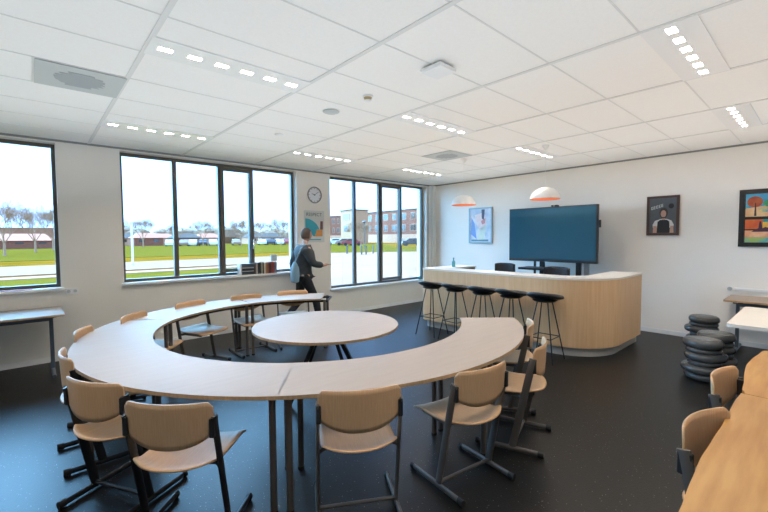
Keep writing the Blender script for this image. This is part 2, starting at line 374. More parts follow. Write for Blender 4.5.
# round table inside the ring
t_ = thing('round_table', 'round white-topped table with splayed dark legs inside the ring', 'table', (2.28, 3.47, 0))
MB().prism([pol(.75, a) for a in range(0, 360, 5)], TT-.024, TT, 0, 1).build('tabletop', [M['laminate'], M['edge']], t_, bevel=.003)
MB().prism(rrect(-.16, .16, -.16, .16, .04), TT-.036, TT-.025).build('mounting_plate', M['dark_steel'], t_)
for k in range(4):
    a = R_(3+90*k); c_, s_ = math.cos(a), math.sin(a)
    MB().tube([(.09*c_, .09*s_, TT-.035), (.47*c_, .47*s_, .01)], .022, 4, r2=.03, up=(c_, s_, 0)).build('leg', M['dark_steel'], t_)

# ------------------------------------------------------------------ school chairs
def make_chair(metal, name='school_chair'):
    t_ = thing(name, '', 'chair', group='wooden school chairs round the ring of tables')
    # seat: dished plywood shell
    def seatp(u, v_):
        yy = -1+2*v_
        hw = .218 + .008*v_
        x = (-1+2*u)*hw
        back = -.01 + .08*abs(-1+2*u)**2.6
        y = back + (.475-back)*v_
        z = .452 + .018*abs(-1+2*u)**2 - .012*math.sin(PI*v_) + (.02 if v_ < .15 else 0)*(.15-v_)/.15
        if v_ > .8: z -= .02*((v_-.8)/.2)**2
        return (x, y, z)
    MB().grid(seatp, 14, 14).build('seat', M['ply'], t_, smooth=True, solid=.011)
    # backrest: curved plate with rounded corners, concave towards the sitter
    W2, zc, hh = .236, .694, .122
    def backp(u, v_):
        s_ = -1+2*u; x = s_*W2
        top = zc+hh - .030*max(0, (abs(s_)-.86)/.14)**2.4
        bot = zc-hh + .075*abs(s_)**2.6 + .035*max(0, (abs(s_)-.88)/.12)**2
        z = bot + (top-bot)*v_
        y = .0 + .055*s_*s_ - .05*(z-zc)
        return (x, y, z)
    MB().grid(backp, 22, 8).build('backrest', M['ply'], t_, smooth=True, solid=.010)
    for sg in (-1, 1):
        x = sg*.238
        rn = MB().tube([(x, -.01, .026), (x, .47, .026)], .013, 10, r2=.02, up=(0, 0, 1)).build('floor_runner', metal, t_, smooth=True)
        MB().tube([(x, -.03, .026), (x, .012, .026)], .018, 10, r2=.025, up=(0, 0, 1)).build('end_cap', M['rubber'], rn)
        MB().tube([(x, .455, .024), (x, .482, .024)], .018, 10, r2=.023, up=(0, 0, 1)).build('end_cap', M['rubber'], rn)
        ps = MB().tube([(x, .20, .03), (x, .052, .74)], .011, 10, r2=.028, up=(0, 1, .2)).build('post', metal, t_, smooth=True)
        MB().box(x-sg*.006-.013, x-sg*.006+.013, .03, .085, .63, .73).build('clamp', M['black'], ps, bevel=.005)
        MB().tube([(x, .115, .425), (sg*.19, .16, .432), (sg*.175, .43, .428)], .011, 8, r2=.014, up=(0, 0, 1)).build('seat_arm', metal, t_, smooth=True)
    MB().tube([(-.238, .195, .045), (.238, .195, .045)], .012, 10).build('stretcher', metal, t_, smooth=True)
    MB().tube([(-.185, .16, .428), (.185, .16, .428)], .010, 8).build('seat_bar', metal, t_, smooth=True)
    return t_
chA = make_chair(M['dark_steel']); chB = make_chair(M['steel'])
# x, y of the backrest, direction the chair faces (degrees), metal, label
def facing(x, y): return math.degrees(math.atan2(CY-y, CX-x))
CH = [(.205, 2.885, 30, 'A', 'dark-framed chair at the front left, overlapped on its right by a nearer chair'),
      (0.463, 2.210, 45, 'A', 'nearest dark-framed chair at the front left, its whole seat in view'),
      (1.322, 1.679, 60, 'B', 'chair facing the front of the ring, its curved backrest low in mid photo'),
      (2.145, 1.42, 82, 'B', 'chair with both grey floor runners in full view, right of mid photo'),
      (2.995, 1.455, 109, 'B', 'chair at the right of the ring, seen side on, the nearer of two'),
      (3.62, 1.885, 119, 'B', 'chair at the right end of the ring, partly behind another side-on chair'),
      (0.125, 3.725, None, 'A', 'chair at the leftmost point of the ring, its backrest seen edge on'),
      (0.286, 4.590, None, 'A', 'chair whose rounded backrest top shows under the wall outlet, left of the ring'),
      (0.788, 5.161, None, 'B', 'chair behind the ring, just left of the middle window'),
      (1.527, 5.654, None, 'B', 'chair behind the ring under the first panes of the middle window'),
      (2.344, 5.752, None, 'B', 'chair behind the ring below the books on the sill'),
      (3.073, 5.654, None, 'B', 'chair at the far end of the ring, in front of the walking person')]
ua = ub = 0
for x, y, d, k, lb in CH:
    d = facing(x, y) if d is None else d
    if k == 'A': place(chA, ua, (x, y, 0), R_(d-90), lb); ua = 1
    else: place(chB, ub, (x, y, 0), R_(d-90), lb); ub = 1
for x, y, d, lb in [(2.29, .385, -101, 'wooden chair at the rustic table, nearest the camera'), (3.13, .43, -96, 'wooden chair at the rustic table, the farther one beside the stone-shaped stools')]:
    o = copy_tree(chB); o.location = (x, y, 0); o.rotation_euler = (0, 0, R_(d-90)); o['label'] = lb; o['group'] = 'chairs at the rustic table'

# ------------------------------------------------------------------ bar counter
t_ = thing('bar_counter', 'curved oak-fronted bar counter with a cream top and metal plinth', 'bar counter', (5.38, 1.88, 0))
def counter_path(off, rad, y_end=1.88, x_end=7.0, y_far=5.02, front=5.38):
    f = front+off; e = y_end+off; yf = y_far-off
    p = [(x_end, e)] + [(front+.72+rad*math.cos(R_(a)), y_end+.72+rad*math.sin(R_(a))) for a in range(270, 179, -6)]
    p += [(f, yf-.12)] + [(f+.12-.12*math.cos(R_(a)), yf-.12+.12*math.sin(R_(a))) for a in (30, 60, 90)] + [(6.55, yf)]
    return p
def band(off0, off1, **k):
    a = counter_path(off0, .72-off0, **k); b_ = counter_path(off1, max(.02, .72-off1), **k)
    return a, b_
def band_mesh(name, m_, off0, off1, z0, z1, bev=0):
    a, b_ = band(off0, off1); n_ = len(a); mb = MB(); L = lambda p: (p[0]-5.38, p[1]-1.88)
    V = [(*L(p), z0) for p in a]+[(*L(p), z1) for p in a]+[(*L(p), z0) for p in b_]+[(*L(p), z1) for p in b_]
    F = []
    for i in range(n_-1):
        F += [[i+1, i, n_+i, n_+i+1], [2*n_+i, 2*n_+i+1, 3*n_+i+1, 3*n_+i], [n_+i, 3*n_+i, 3*n_+i+1, n_+i+1], [i, i+1, 2*n_+i+1, 2*n_+i]]
    F += [[0, 2*n_, 3*n_, n_], [n_-1, 2*n_-1, 4*n_-1, 3*n_-1]]
    mb.add(V, F); return mb.build(name, m_, t_, smooth=True, bevel=bev)
band_mesh('front_panel', M['oak'], 0, .03, .125, 1.05)
band_mesh('worktop', M['worktop'], -.008, .42, 1.052, 1.078)
band_mesh('plinth', M['kick'], .055, .075, 0, .125)
band_mesh('inner_panel', M['oak_shaded'], .37, .39, .05, 1.05)
# bottle and pen box on the counter
o = MB().lathe([(.032, 0), (.034, .01), (.034, .10), (.012, .125), (.011, .15), (.014, .155), (.014, .175)], 16).build('soap_bottle', mat('teal_plastic', (.10, .36, .42), .25), loc=(6.02, 4.75, 1.078), smooth=True); tag(o, 'small teal bottle on the far end of the bar counter', 'bottle')
# bar stools
def make_stool():
    s_ = thing('bar_stool', '', 'bar stool', group='black bar stools at the counter')
    def shell(u, v_):
        a = 2*PI*u; r_ = v_
        back = max(0, -math.cos(a))  # low back towards -x
        R0 = .21+.015*abs(math.sin(a)); x = r_*R0*math.cos(a)*.95; y = r_*R0*math.sin(a)*1.05
        z = .815 + (.040 + .062*back**1.3)*r_**2.6
        return (x, y, z)
    MB().grid(shell, 36, 8).build('seat', M['black'], s_, smooth=True, solid=.026)
    MB().lathe([(.06, -.03), (.13, -.02), (.16, .0)], 20, (0, 0, .807)).build('seat_base', M['black'], s_, smooth=True)
    tp = []; F_ = []
    for k in range(4):
        a = R_(45+90*k); c_, n_ = math.cos(a), math.sin(a)
        top = Vector((.10*c_, .10*n_, .78)); bot = Vector((.275*c_, .275*n_, .004)); tp.append(top.lerp(bot, .60))
        MB().tube([top, bot], .0085, 8).build('leg', M['dark_steel'], s_, smooth=True)
    fr = MB()
    for k in range(4): fr.tube([tp[k], tp[(k+1) % 4]], .007, 6)
    fr.build('footrest', M['dark_steel'], s_, smooth=True)
    return s_
st = make_stool()
for i, (x, y, rz, lb) in enumerate([(5.02, 4.42, 4, 'black bar stool at the left end of the row, next to the tallest window'),
        (5.02, 3.92, -3, 'second black bar stool from the left end of the bar'),
        (5.04, 3.42, 5, 'middle black bar stool in the row of five'),
        (5.06, 2.96, -4, 'black bar stool between the middle one and the right end of the row'),
        (5.08, 2.48, 3, 'black bar stool at the right end of the row, in front of the curved corner')]):
    place(st, i, (x, y, 0), R_(rz), lb)
# dark chairs behind the counter
def make_highchair():
    s_ = thing('high_chair', '', 'high chair', group='black chairs behind the bar counter')
    MB().grid(lambda u, v_: (.17-.05*(2*u-1)**2, -.2+.4*u, .93+.24*v_-.02*abs(2*u-1)**4*v_), 14, 6).build('backrest', M['black_soft'], s_, smooth=True, solid=.035)
    MB().prism(rrect(-.2, .19, -.2, .2, .06), .72, .77).build('seat', M['black_soft'], s_, bevel=.01)
    MB().tube([(.175, 0, .75), (.195, 0, .97)], .02, 8).build('back_post', M['dark_steel'], s_)
    for k in range(4):
        a = R_(45+90*k); c_, n_ = math.cos(a), math.sin(a)
        MB().tube([(.15*c_, .15*n_, .72), (.26*c_, .26*n_, 0)], .011, 8).build('leg', M['dark_steel'], s_)
    return s_
hc = make_highchair()
place(hc, 0, (6.30, 3.90, 0), 0, 'black chair backrest showing above the counter, left of the screen stand')
place(hc, 1, (6.05, 2.83, 0), 0, 'black chair backrest showing above the counter, in front of the screen stand')

# ------------------------------------------------------------------ screen on a mobile stand
t_ = thing('television', 'very large black flat screen mounted on a mobile stand', 'television', (7.3, 3.48, 0))
MB().box(0, .07, -.84, .85, 1.165, 2.205).build('housing', M['black'], t_, bevel=.006)
MB().box(-.004, -.001, -.815, .825, 1.215, 2.185).build('screen', M['screen'], t_)
MB().box(-.001, .05, -.88, -.846, 1.80, 1.93).build('side_module', M['black'], t_, bevel=.004)
t2 = thing('television_stand', 'black wheeled stand with a tray carrying the large screen', 'television stand', (7.42, 3.46, 0))
MB().box(-.02, .05, -.50, -.42, .06, 1.7).box(-.02, .05, .19, .27, .06, 1.7).box(-.02, .03, .36, .39, .06, 1.7).box(-.04, -.012, -.5, .41, 1.3, 1.4).box(-.04, -.012, -.5, .41, 1.6, 1.7).build('upright', M['black'], t2, bevel=.005)
MB().box(.02, .09, -.62, -.55, .06, 1.3).build('lift_column', M['plinth'], t2)
MB().box(-.42, -.021, -.30, .50, 1.02, 1.06).build('tray', M['black'], t2, bevel=.005)
MB().box(-.35, .25, -.55, -.47, .05, .10).box(-.35, .25, .38, .46, .05, .10).box(-.02, .05, -.47, .38, .05, .1).build('base', M['black'], t2, bevel=.005)
for x in (-.3, .2):
    for y in (-.51, .42):
        MB().tube([(x, y-.015, .026), (x, y+.015, .026)], .025, 14).build('caster', M['rubber'], t2)
o = MB().box(-.05, .03, -.06, .06, 0, .028).build('webcam', M['black'], loc=(7.335, 3.40, 2.206), bevel=.006); tag(o, 'small black camera sitting on top of the big screen', 'webcam')
MB().lathe([(.014, 0), (.016, .006)], 14).build('lens', M['chrome'], o).rotation_euler = (0, -PI/2, 0)
[c for c in o.children][0].location = (-.05, 0, .014)

# ------------------------------------------------------------------ pictures
def framed(name, label, cat, y0, y1, z0, z1, fw, fm, bgm, depth=.03):
    t_ = thing(name, label, cat, (WX-.001, (y0+y1)/2, (z0+z1)/2)); a = (y1-y0)/2; h = (z1-z0)/2
    MB().box(-depth, 0, -a, a, h-fw, h).box(-depth, 0, -a, a, -h, -h+fw).box(-depth, 0, -a, -a+fw, -h+fw, h-fw).box(-depth, 0, a-fw, a, -h+fw, h-fw).build('frame', fm, t_)
    MB().box(-depth*.5, -.001, -a+fw, a-fw, -h+fw, h-fw).build('picture', bgm, t_)
    return t_, a-fw, h-fw, -depth*.5
def flat(par, name, m_, poly, x, th=.0008):
    """polygon drawn on a picture: points are (right, up) as seen from the room"""
    n_ = len(poly); V = [(x, -p[0], p[1]) for p in poly]+[(x-th, -p[0], p[1]) for p in poly]
    return MB().add(V, [list(range(n_)), list(range(2*n_-1, n_-1, -1))]+[[i, (i+1) % n_, n_+(i+1) % n_, n_+i] for i in range(n_)]).build(name, m_, par)
def ell(cx, cy, rx, ry, n_=20): return [(cx+rx*math.cos(2*PI*i/n_), cy+ry*math.sin(2*PI*i/n_)) for i in range(n_)]
def pm(rgb, r2=None, sc_=12): return mat('print_ink', rgb, .6, rgb2=r2, scale=sc_)
# pale abstract picture
t_, a, h, xx = framed('framed_picture', 'pale blue and pink abstract picture in a thin silver frame on the far white wall', 'picture', 5.10, 5.74, 1.50, 2.33, .03, mat('silver_frame', (.32, .45, .52), .3, metal=.5), pm((.45, .58, .72), (.75, .78, .85), 5))
flat(t_, 'painted_shape', pm((.20, .36, .72)), [(-.27, -.2), (-.1, -.32), (-.16, .05), (-.25, .2)], xx)
flat(t_, 'painted_shape', pm((.82, .66, .68), (.85, .80, .82)), [(-.16, .25), (.1, .3), (.16, .02), (.02, -.12), (-.1, 0)], xx)
flat(t_, 'painted_shape', pm((.08, .10, .16)), [(.03, .37), (.12, .37), (.1, .12), (.04, .16)], xx-.001)
flat(t_, 'painted_shape', pm((.60, .76, .66), (.8, .8, .78)), [(-.06, -.1), (.16, 0), (.12, -.33), (-.08, -.34)], xx)
flat(t_, 'painted_shape', pm((.62, .30, .33)), [(.02, .1), (.14, .17), (.13, .05), (.05, .02)], xx-.001)
flat(t_, 'painted_shape', pm((.12, .25, .30)), [(-.25, -.37), (.22, -.37), (.22, -.33), (-.25, -.33)], xx)
# portrait poster
t_, a, h, xx = framed('framed_portrait', 'brown framed portrait poster of a person in a black apron against slate grey', 'picture', 1.605, 2.06, 1.655, 2.31, .038, mat('brown_frame', (.06, .025, .02), .4), pm((.085, .10, .115), (.10, .115, .13), 8))
white_i, skin_i, blk_i, hair_i = pm((.7, .7, .68)), pm((.55, .33, .26)), pm((.008, .009, .012)), pm((.06, .04, .035))
flat(t_, 'printed_figure', white_i, [(-.14, -.15), (-.11, -.085), (-.03, -.055), (.06, -.055), (.125, -.085), (.155, -.15), (.15, -.2), (-.135, -.2)], xx)
flat(t_, 'printed_figure', skin_i, [(-.135, -.285), (-.075, -.285), (-.08, -.17), (-.13, -.17)], xx-.001)
flat(t_, 'printed_figure', skin_i, [(.10, -.285), (.155, -.285), (.15, -.17), (.11, -.17)], xx-.001)
flat(t_, 'printed_figure', blk_i, [(-.08, -.285), (.10, -.285), (.095, -.10), (.06, -.07), (-.035, -.07), (-.07, -.10)], xx-.002)
flat(t_, 'printed_figure', hair_i, ell(.012, .045, .06, .09), xx-.001)
flat(t_, 'printed_figure', skin_i, ell(.01, .03, .038, .06), xx-.002)
flat(t_, 'printed_figure', hair_i, ell(.01, -.035, .03, .012), xx-.003)
flat(t_, 'printed_figure', skin_i, [(-.005, -.03), (.03, -.03), (.035, -.07), (-.01, -.07)], xx-.0015)
flat(t_, 'printed_figure', blk_i, ell(.115, .155, .038, .042), xx)
lt = MB()
def stroke(mb, x, y, w_, h_, an=.2): mb.add([(xx-.001, -(x), y), (xx-.001, -(x+w_), y+w_*an), (xx-.001, -(x+w_), y+w_*an+h_), (xx-.001, -x, y+h_)], [[0, 1, 2, 3]])
xq = -.165
for ch in 'nEEGE':
    y_ = .10+(xq+.165)*.28; stroke(lt, xq, y_, .008, .05)
    for q in ((0, .042) if ch == 'n' else (0, .021, .042)): stroke(lt, xq, y_+q, .026, .008)
    if ch == 'n': stroke(lt, xq+.02, y_, .008, .05)
    xq += .036
lt.build('lettering', white_i, t_)
# double landscape painting
t_, a, h, xx = framed('framed_painting', 'black framed pair of brightly coloured landscape paintings at the right edge', 'picture', .20, .88, 1.48, 2.315, .06, mat('black_frame', (.008, .008, .009), .4), pm((.008, .008, .009)))
flat(t_, 'painted_sky', pm((.05, .30, .55), (.10, .42, .62), 6), [(-.27, .06), (.27, .06), (.27, .35), (-.27, .35)], xx)
flat(t_, 'painted_ground', pm((.75, .42, .20), (.85, .62, .35), 9), [(-.27, .02), (.27, .02), (.27, .16), (.05, .19), (-.27, .14)], xx-.001)
flat(t_, 'painted_tree', pm((.40, .07, .03), (.5, .13, .04), 12), ell(-.17, .235, .085, .08), xx-.002)
flat(t_, 'painted_trunk', pm((.06, .03, .03)), [(-.175, .03), (-.15, .03), (-.158, .22), (-.168, .22)], xx-.003)
flat(t_, 'painted_tree', pm((.04, .30, .10), (.06, .38, .2), 12), ell(.0, .21, .085, .055), xx-.002)
flat(t_, 'painted_tree', pm((.65, .40, .48)), ell(.2, .28, .08, .06), xx-.002)
flat(t_, 'painted_path', pm((.10, .35, .45), (.8, .7, .2), 14), ell(-.02, .115, .11, .033), xx-.002)
flat(t_, 'painted_sky', pm((.65, .10, .03), (.8, .25, .05), 5), [(-.27, -.16), (-.08, -.16), (-.08, -.02), (-.27, -.02)], xx)
flat(t_, 'painted_sky', pm((.85, .62, .08), (.75, .45, .08), 5), [(-.08, -.16), (.27, -.16), (.27, -.06), (-.08, -.06)], xx)
flat(t_, 'painted_sky', pm((.03, .30, .28)), [(-.08, -.06), (.27, -.06), (.27, -.02), (-.08, -.02)], xx)
flat(t_, 'painted_skyline', pm((.06, .02, .05)), [(-.2, -.2), (.27, -.2), (.27, -.17), (.0, -.155), (-.05, -.13), (-.08, -.15), (-.095, -.05), (-.115, -.05), (-.125, -.15), (-.16, -.165)], xx-.002)
flat(t_, 'painted_water', pm((.70, .28, .15), (.8, .5, .3), 10), [(-.27, -.28), (.27, -.28), (.27, -.18), (-.27, -.18)], xx-.001)
flat(t_, 'painted_water', pm((.05, .42, .52), (.4, .5, .1), 8), [(-.27, -.355), (.27, -.355), (.27, -.28), (-.27, -.28)], xx-.001)
# clock and poster between the windows
t_ = thing('wall_clock', 'round white wall clock with a grey rim between two windows', 'clock', (4.285, WY-.001, 2.515))
def ycyl(mb, cx, cz, r_, y0, y1, k=32): mb.tube([(cx, y0, cz), (cx, y1, cz)], r_, k); return mb
MB().tube([(.155*math.cos(R_(a)), -.025, .155*math.sin(R_(a))) for a in range(0, 361, 12)], .013, 8, r2=.013).build('rim', mat('grey_rim', (.28, .29, .29), .35, metal=.4), t_, smooth=True)
ycyl(MB(), 0, 0, .152, -.016, 0).build('dial', mat('dial', (.70, .72, .76), .6), t_)
mk = MB()
for k in range(12):
    a = R_(30*k); d = Vector((math.sin(a), 0, math.cos(a))); e_ = Vector((math.cos(a), 0, -math.sin(a)))*.004
    p0, p1 = d*.115, d*.138; y_ = Vector((0, -.0175, 0)); mk.add([p0-e_+y_, p0+e_+y_, p1+e_+y_, p1-e_+y_], [[0, 1, 2, 3]])
mk.build('hour_marks', M['black'], t_)
for L_, an, w_ in ((.07, 290, .005), (.11, 55, .0035)):
    a = R_(an); d = Vector((math.sin(a), 0, math.cos(a))); e_ = Vector((math.cos(a), 0, -math.sin(a)))*w_; y_ = Vector((0, -.019, 0))
    MB().add([-d*.02-e_+y_, -d*.02+e_+y_, d*L_+e_+y_, d*L_-e_+y_], [[0, 1, 2, 3]]).build('clock_hand', M['black'], t_)
ycyl(MB(), 0, 0, .012, -.022, -.016, 12).build('hub', M['black'], t_)
t_ = thing('wall_poster', 'white poster with a teal arc and orange block, below the clock', 'poster', (4.28, WY-.001, 1.88))
MB().box(-.235, .235, -.004, 0, -.32, .32).build('sheet', mat('poster_paper', (.60, .62, .60), .6), t_)
def fl_y(par, name, m_, poly, y): return MB().add([(p[0], y, p[1]) for p in poly], [list(range(len(poly)))]).build(name, m_, par)
fl_y(t_, 'teal_arc', pm((.03, .36, .47)), [(-.21, -.02)]+[(-.21+.36*math.cos(R_(a)), -.20+.36*math.sin(R_(a))) for a in range(90, -1, -10)]+[(-.02, -.2)], -.0055)
fl_y(t_, 'orange_block', pm((.60, .27, .08)), [(.0, -.2), (.19, -.2), (.19, -.06), (.06, -.06)], -.006)
fl_y(t_, 'brown_figure', pm((.12, .05, .05)), [(.13, -.06), (.2, -.06), (.2, .11), (.14, .11)], -.0065)
fl_y(t_, 'teal_line', pm((.03, .36, .47)), [(-.2, -.275), (.15, -.275), (.15, -.255), (-.2, -.255)], -.006)
def text(par, s_, x, y, z, size, m_):
    c = bpy.data.curves.new('lettering', 'FONT'); c.body = s_; c.size = size; c.materials.append(m_)
    o = bpy.data.objects.new('lettering', c); col.objects.link(o)
    dg = bpy.context.evaluated_depsgraph_get(); me = bpy.data.meshes.new_from_object(o.evaluated_get(dg)); bpy.data.objects.remove(o)
    o = bpy.data.objects.new('lettering', me); col.objects.link(o); o.parent = par; o.location = (x, y, z); o.rotation_euler = (PI/2, 0, 0); return o
text(t_, 'RESPECT', -.19, -.006, .21, .095, pm((.06, .08, .09)))

# ------------------------------------------------------------------ things on the sills and walls
def outlet(name, label, cat, x, z):
    t_ = thing(name, label, cat, (x, WY-.001, z))
    MB().box(-.07, .07, -.012, 0, -.04, .04).build('plate', M['white_metal'], t_, bevel=.003)
    for q in (-.036, .036): ycyl(MB(), q, 0, .021, -.0145, -.0122, 18).build('socket', M['vent'], t_)
outlet('wall_outlet', 'double white wall outlet right of the left window sill', 'outlet', .385, .94)
SY = WY+.0; SZ = 1.001
# stack of dark folders
z = SZ
for i, (hh_, rgb, lb) in enumerate([(.055, (.02, .03, .04), 'black folder at the bottom of the flat stack on the sill'), (.012, (.5, .5, .5), 'thin white booklet between the black folders on the sill'),
                               (.045, (.025, .03, .04), 'black folder in the middle of the flat stack on the sill'), (.02, (.35, .37, .40), 'grey booklet under the top folder on the sill'), (.06, (.06, .075, .09), 'dark grey folder on top of the flat stack on the sill')]):
    bk = thing('folder', lb, 'folder', (2.87, SY, z), 0, 'folders lying flat on the sill'); m_ = book_mat(rgb)
    MB().box(-.11, .11, -.035, .09, 0, hh_*.12).box(-.11, .11, -.035, .09, hh_*.88, hh_).box(-.11, .11, -.035, -.03, hh_*.12, hh_*.88).build('cover', m_, bk)
    MB().box(-.105, .105, -.029, .085, hh_*.13, hh_*.87).build('pages', M['white'], bk); z += hh_
bk = MB().box(-.012, .012, -.04, .09, 0, .19).build('binder', M['white'], loc=(2.74, SY, SZ), bevel=.003); tag(bk, 'white binder upright at the left end of the sill row', 'binder')
x = 2.995
BK = [(.022, .20, (.10, .06, .05), 'dark brown book right beside the flat folders'), (.03, .19, (.50, .42, .38), 'pinkish grey book among the upright ones on the sill'), (.055, .205, (.012, .015, .015), 'thick black book in the sill row'),
      (.018, .20, (.55, .50, .30), 'slim cream book after the thick black one'), (.020, .21, (.012, .015, .012), 'slim black book between two cream ones'), (.032, .20, (.70, .62, .42), 'wide cream book in the middle of the sill row'),
      (.028, .20, (.48, .22, .08), 'orange-brown book in the sill row'), (.024, .195, (.25, .10, .06), 'brown book right of the orange-brown one'), (.030, .205, (.12, .025, .025), 'dark maroon book in the sill row'),
      (.034, .21, (.22, .07, .05), 'red-brown book right of the maroon one'), (.022, .205, (.40, .05, .04), 'bright red slim book near the right end'), (.045, .20, (.16, .19, .26), 'blue-grey book at the right end of the sill row')]
for wd, ht, rgb, lb in BK:
    bk = thing('book', lb, 'book', (x+wd/2, SY, SZ), 0, 'books upright on the sill'); m_ = book_mat(rgb); a = wd/2-.0008
    MB().box(-a, -a+.003, -.04, .09, 0, ht).box(a-.003, a, -.04, .09, 0, ht).box(-a+.003, a-.003, -.04, -.037, 0, ht).build('cover', m_, bk)
    MB().box(-a+.0035, a-.0035, -.0365, .085, .004, ht-.005).build('pages', M['white'], bk); x += wd*1.22
o = MB().lathe([(.05, 0), (.058, .02), (.06, .12), (.055, .12), (.05, .015)], 20).build('white_tub', mat('pale_blue_tub', (.55, .62, .68), .5), loc=(3.40, SY+.03, 1.215), smooth=True); tag(o, 'pale blue-grey tub on top of the upright books', 'tub')
o = MB().box(-.05, .05, -.03, .03, 0, .075).build('small_box', mat('teal_card', (.05, .13, .15), .6), loc=(7.42, SY, .571), bevel=.004); tag(o, 'small dark teal box at the right end of the lowest sill', 'box')
t_ = thing('pink_ruler', 'long pink ruler lying on the left window sill', 'ruler', (-.2, WY+.0, SZ))
MB().box(-.2, .18, -.02, .015, 0, .006).build('blade', mat('magenta', (.55, .12, .25), .5), t_)

# ------------------------------------------------------------------ flip-top tables along the walls
def wall_table(label, loc, rz, L=1.6, D=.72, hgt=.755, mt=None, leg_in=.12):
    t_ = thing('folding_table', label, 'table', loc, rz)
    MB().prism(rrect(0, L, 0, D, .03), hgt-.024, hgt, 0, 1).build('tabletop', [M['laminate'], M['edge']], t_, bevel=.003)
    MB().box(.10, L-.10, D*.5-.02, D*.5+.02, hgt-.12, hgt-.05).build('beam', mt, t_)
    for x in (leg_in, L-leg_in):
        lg = MB().box(x-.02, x+.02, D*.5-.03, D*.5+.03, .05, hgt-.09).box(x-.025, x+.025, .06, D-.06, hgt-.045, hgt-.025).build('leg', mt, t_, bevel=.006)
        MB().tube([(x, .03, .03), (x, D-.03, .03)], .02, 10).build('foot', mt, lg, smooth=True)
        MB().tube([(x-.055, D*.5, hgt-.065), (x+.055, D*.5, hgt-.065)], .024, 12).build('knob', M['rubber'], lg)
    return t_
wall_table('long folding table with a pale top under the left window', (.26, 6.80, 0), PI, 1.9, .78, .765, M['blue_steel'])
wall_table('folding table with a pale top against the right wall beyond the stone-shaped stools', (7.10, .93, 0), -PI/2, 1.6, .72, .76, M['blue_steel'])
t_ = thing('white_table', 'white-topped table standing in front of the wall table at the right edge', 'table', (6.70, .66, 0), -PI/2)
MB().prism(rrect(0, 1.5, -1.42, 0, .05), .715, .75, 0, 0).build('tabletop', M['worktop'], t_, bevel=.008)
for x, y in ((.62, -.1), (.62, -1.3), (1.42, -.1), (1.42, -1.3)):
    MB().tube([(x, y, 0), (x, y, .714)], .022, 12).build('leg', M['steel'], t_, smooth=True)
struct(MB().box(WX-.03, WX, -2.5, .90, .815, .86).build('trim_5', M['white'], bevel=.004))
o = MB().tube([(0, 0, 0), (-.02, 0, 0)], .03, 16).build('wall_socket', M['vent'], loc=(WX-.001, .955, .84), smooth=True); tag(o, 'small round grey socket at the end of the white wall duct', 'outlet')

# ------------------------------------------------------------------ stone-shaped stools
def make_pebble():
    s_ = thing('pebble_stool', '', 'stool', group='stools made of stacked stone-shaped cushions')
    def disc(z0, h_, r_, dx, dy, seed):
        g = random.Random(seed); ph = g.uniform(0, 6); mb = MB(); k = 28; prof = []
        for i in range(11):
            a = -PI/2+PI*i/10; prof.append((r_-h_*.5+h_*.5*math.cos(a)**.8 if abs(math.cos(a)) > 1e-3 else r_*.35, h_*.5+h_*.5*math.sin(a)))
        V = []
        for rr, zz in prof:
            for j in range(k):
                t = 2*PI*j/k; q = rr*(1+.035*math.cos(2*t+ph)+.015*math.cos(3*t+ph*2)); V.append((dx+q*math.cos(t), dy+q*math.sin(t), z0+zz))
        n_ = len(prof); F = [[i*k+j, i*k+(j+1) % k, (i+1)*k+(j+1) % k, (i+1)*k+j] for i in range(n_-1) for j in range(k)]+[list(range(k-1, -1, -1)), list(range((n_-1)*k, n_*k))]
        mb.add(V, F); mb.build('cushion', M['pebble'], s_, smooth=True)
    z = 0
    for i, (h_, r_) in enumerate([(.085, .195), (.088, .205), (.055, .165), (.095, .20), (.055, .17), (.10, .188)]):
        disc(z, h_, r_, .012*math.cos(i*2.1), .012*math.sin(i*1.7), i); z += h_-.003
    return s_
pb = make_pebble()
place(pb, 0, (5.74, .90, 0), 0, 'nearest stool of stacked grey stone-shaped cushions')
place(pb, 1, (6.23, .87, 0), 1.3, 'stool of stacked stone-shaped cushions just behind the nearest one')
place(pb, 1, (7.38, 1.18, 0), 2.4, 'stool of stacked stone-shaped cushions farthest back, close to the wall')

# ------------------------------------------------------------------ live-edge table
t_ = thing('live_edge_table', 'rustic wooden table with wavy natural edges at the lower right corner', 'table', (2.6, 0, 0))
def slab(x0, x1, far_round, seed, name):
    g = random.Random(seed); n_ = 40; near = []; far = []
    for i in range(n_+1):
        u = i/n_; x = x0+(x1-x0)*u
        e = .30+.007*math.sin(x*3.1+seed)+.004*math.sin(x*7.3)+.001*math.sin(x*23)
        if far_round: e += .03*math.sin(PI*min(1, u*1.1)) - (.25*((u-.86)/.14)**2.4 if u > .86 else 0)
        if u < .03 and far_round: e -= .012
        near.append((x-2.6, e)); far.append((x-2.6, -.62+.02*math.sin(x*3.3)))
    poly = list(reversed(near))+far
    p = MB().prism(poly, .705, .76, 0, 1).build(name, [M['slab'], M['bark']], t_, bevel=.012)
slab(.75, 2.965, False, 1, 'slab'); slab(2.972, 4.32, True, 2.2, 'slab')
for x in (-1.4, -.1, 1.2):
    MB().box(x-.04, x+.04, -.52, -.44, 0, .704).box(x-.04, x+.04, .02, .10, 0, .704).box(x-.04, x+.04, -.44, .02, .62, .70).box(x-.04, x+.04, -.44, .02, 0, .07).build('trestle', M['dark_steel'], t_, bevel=.004)

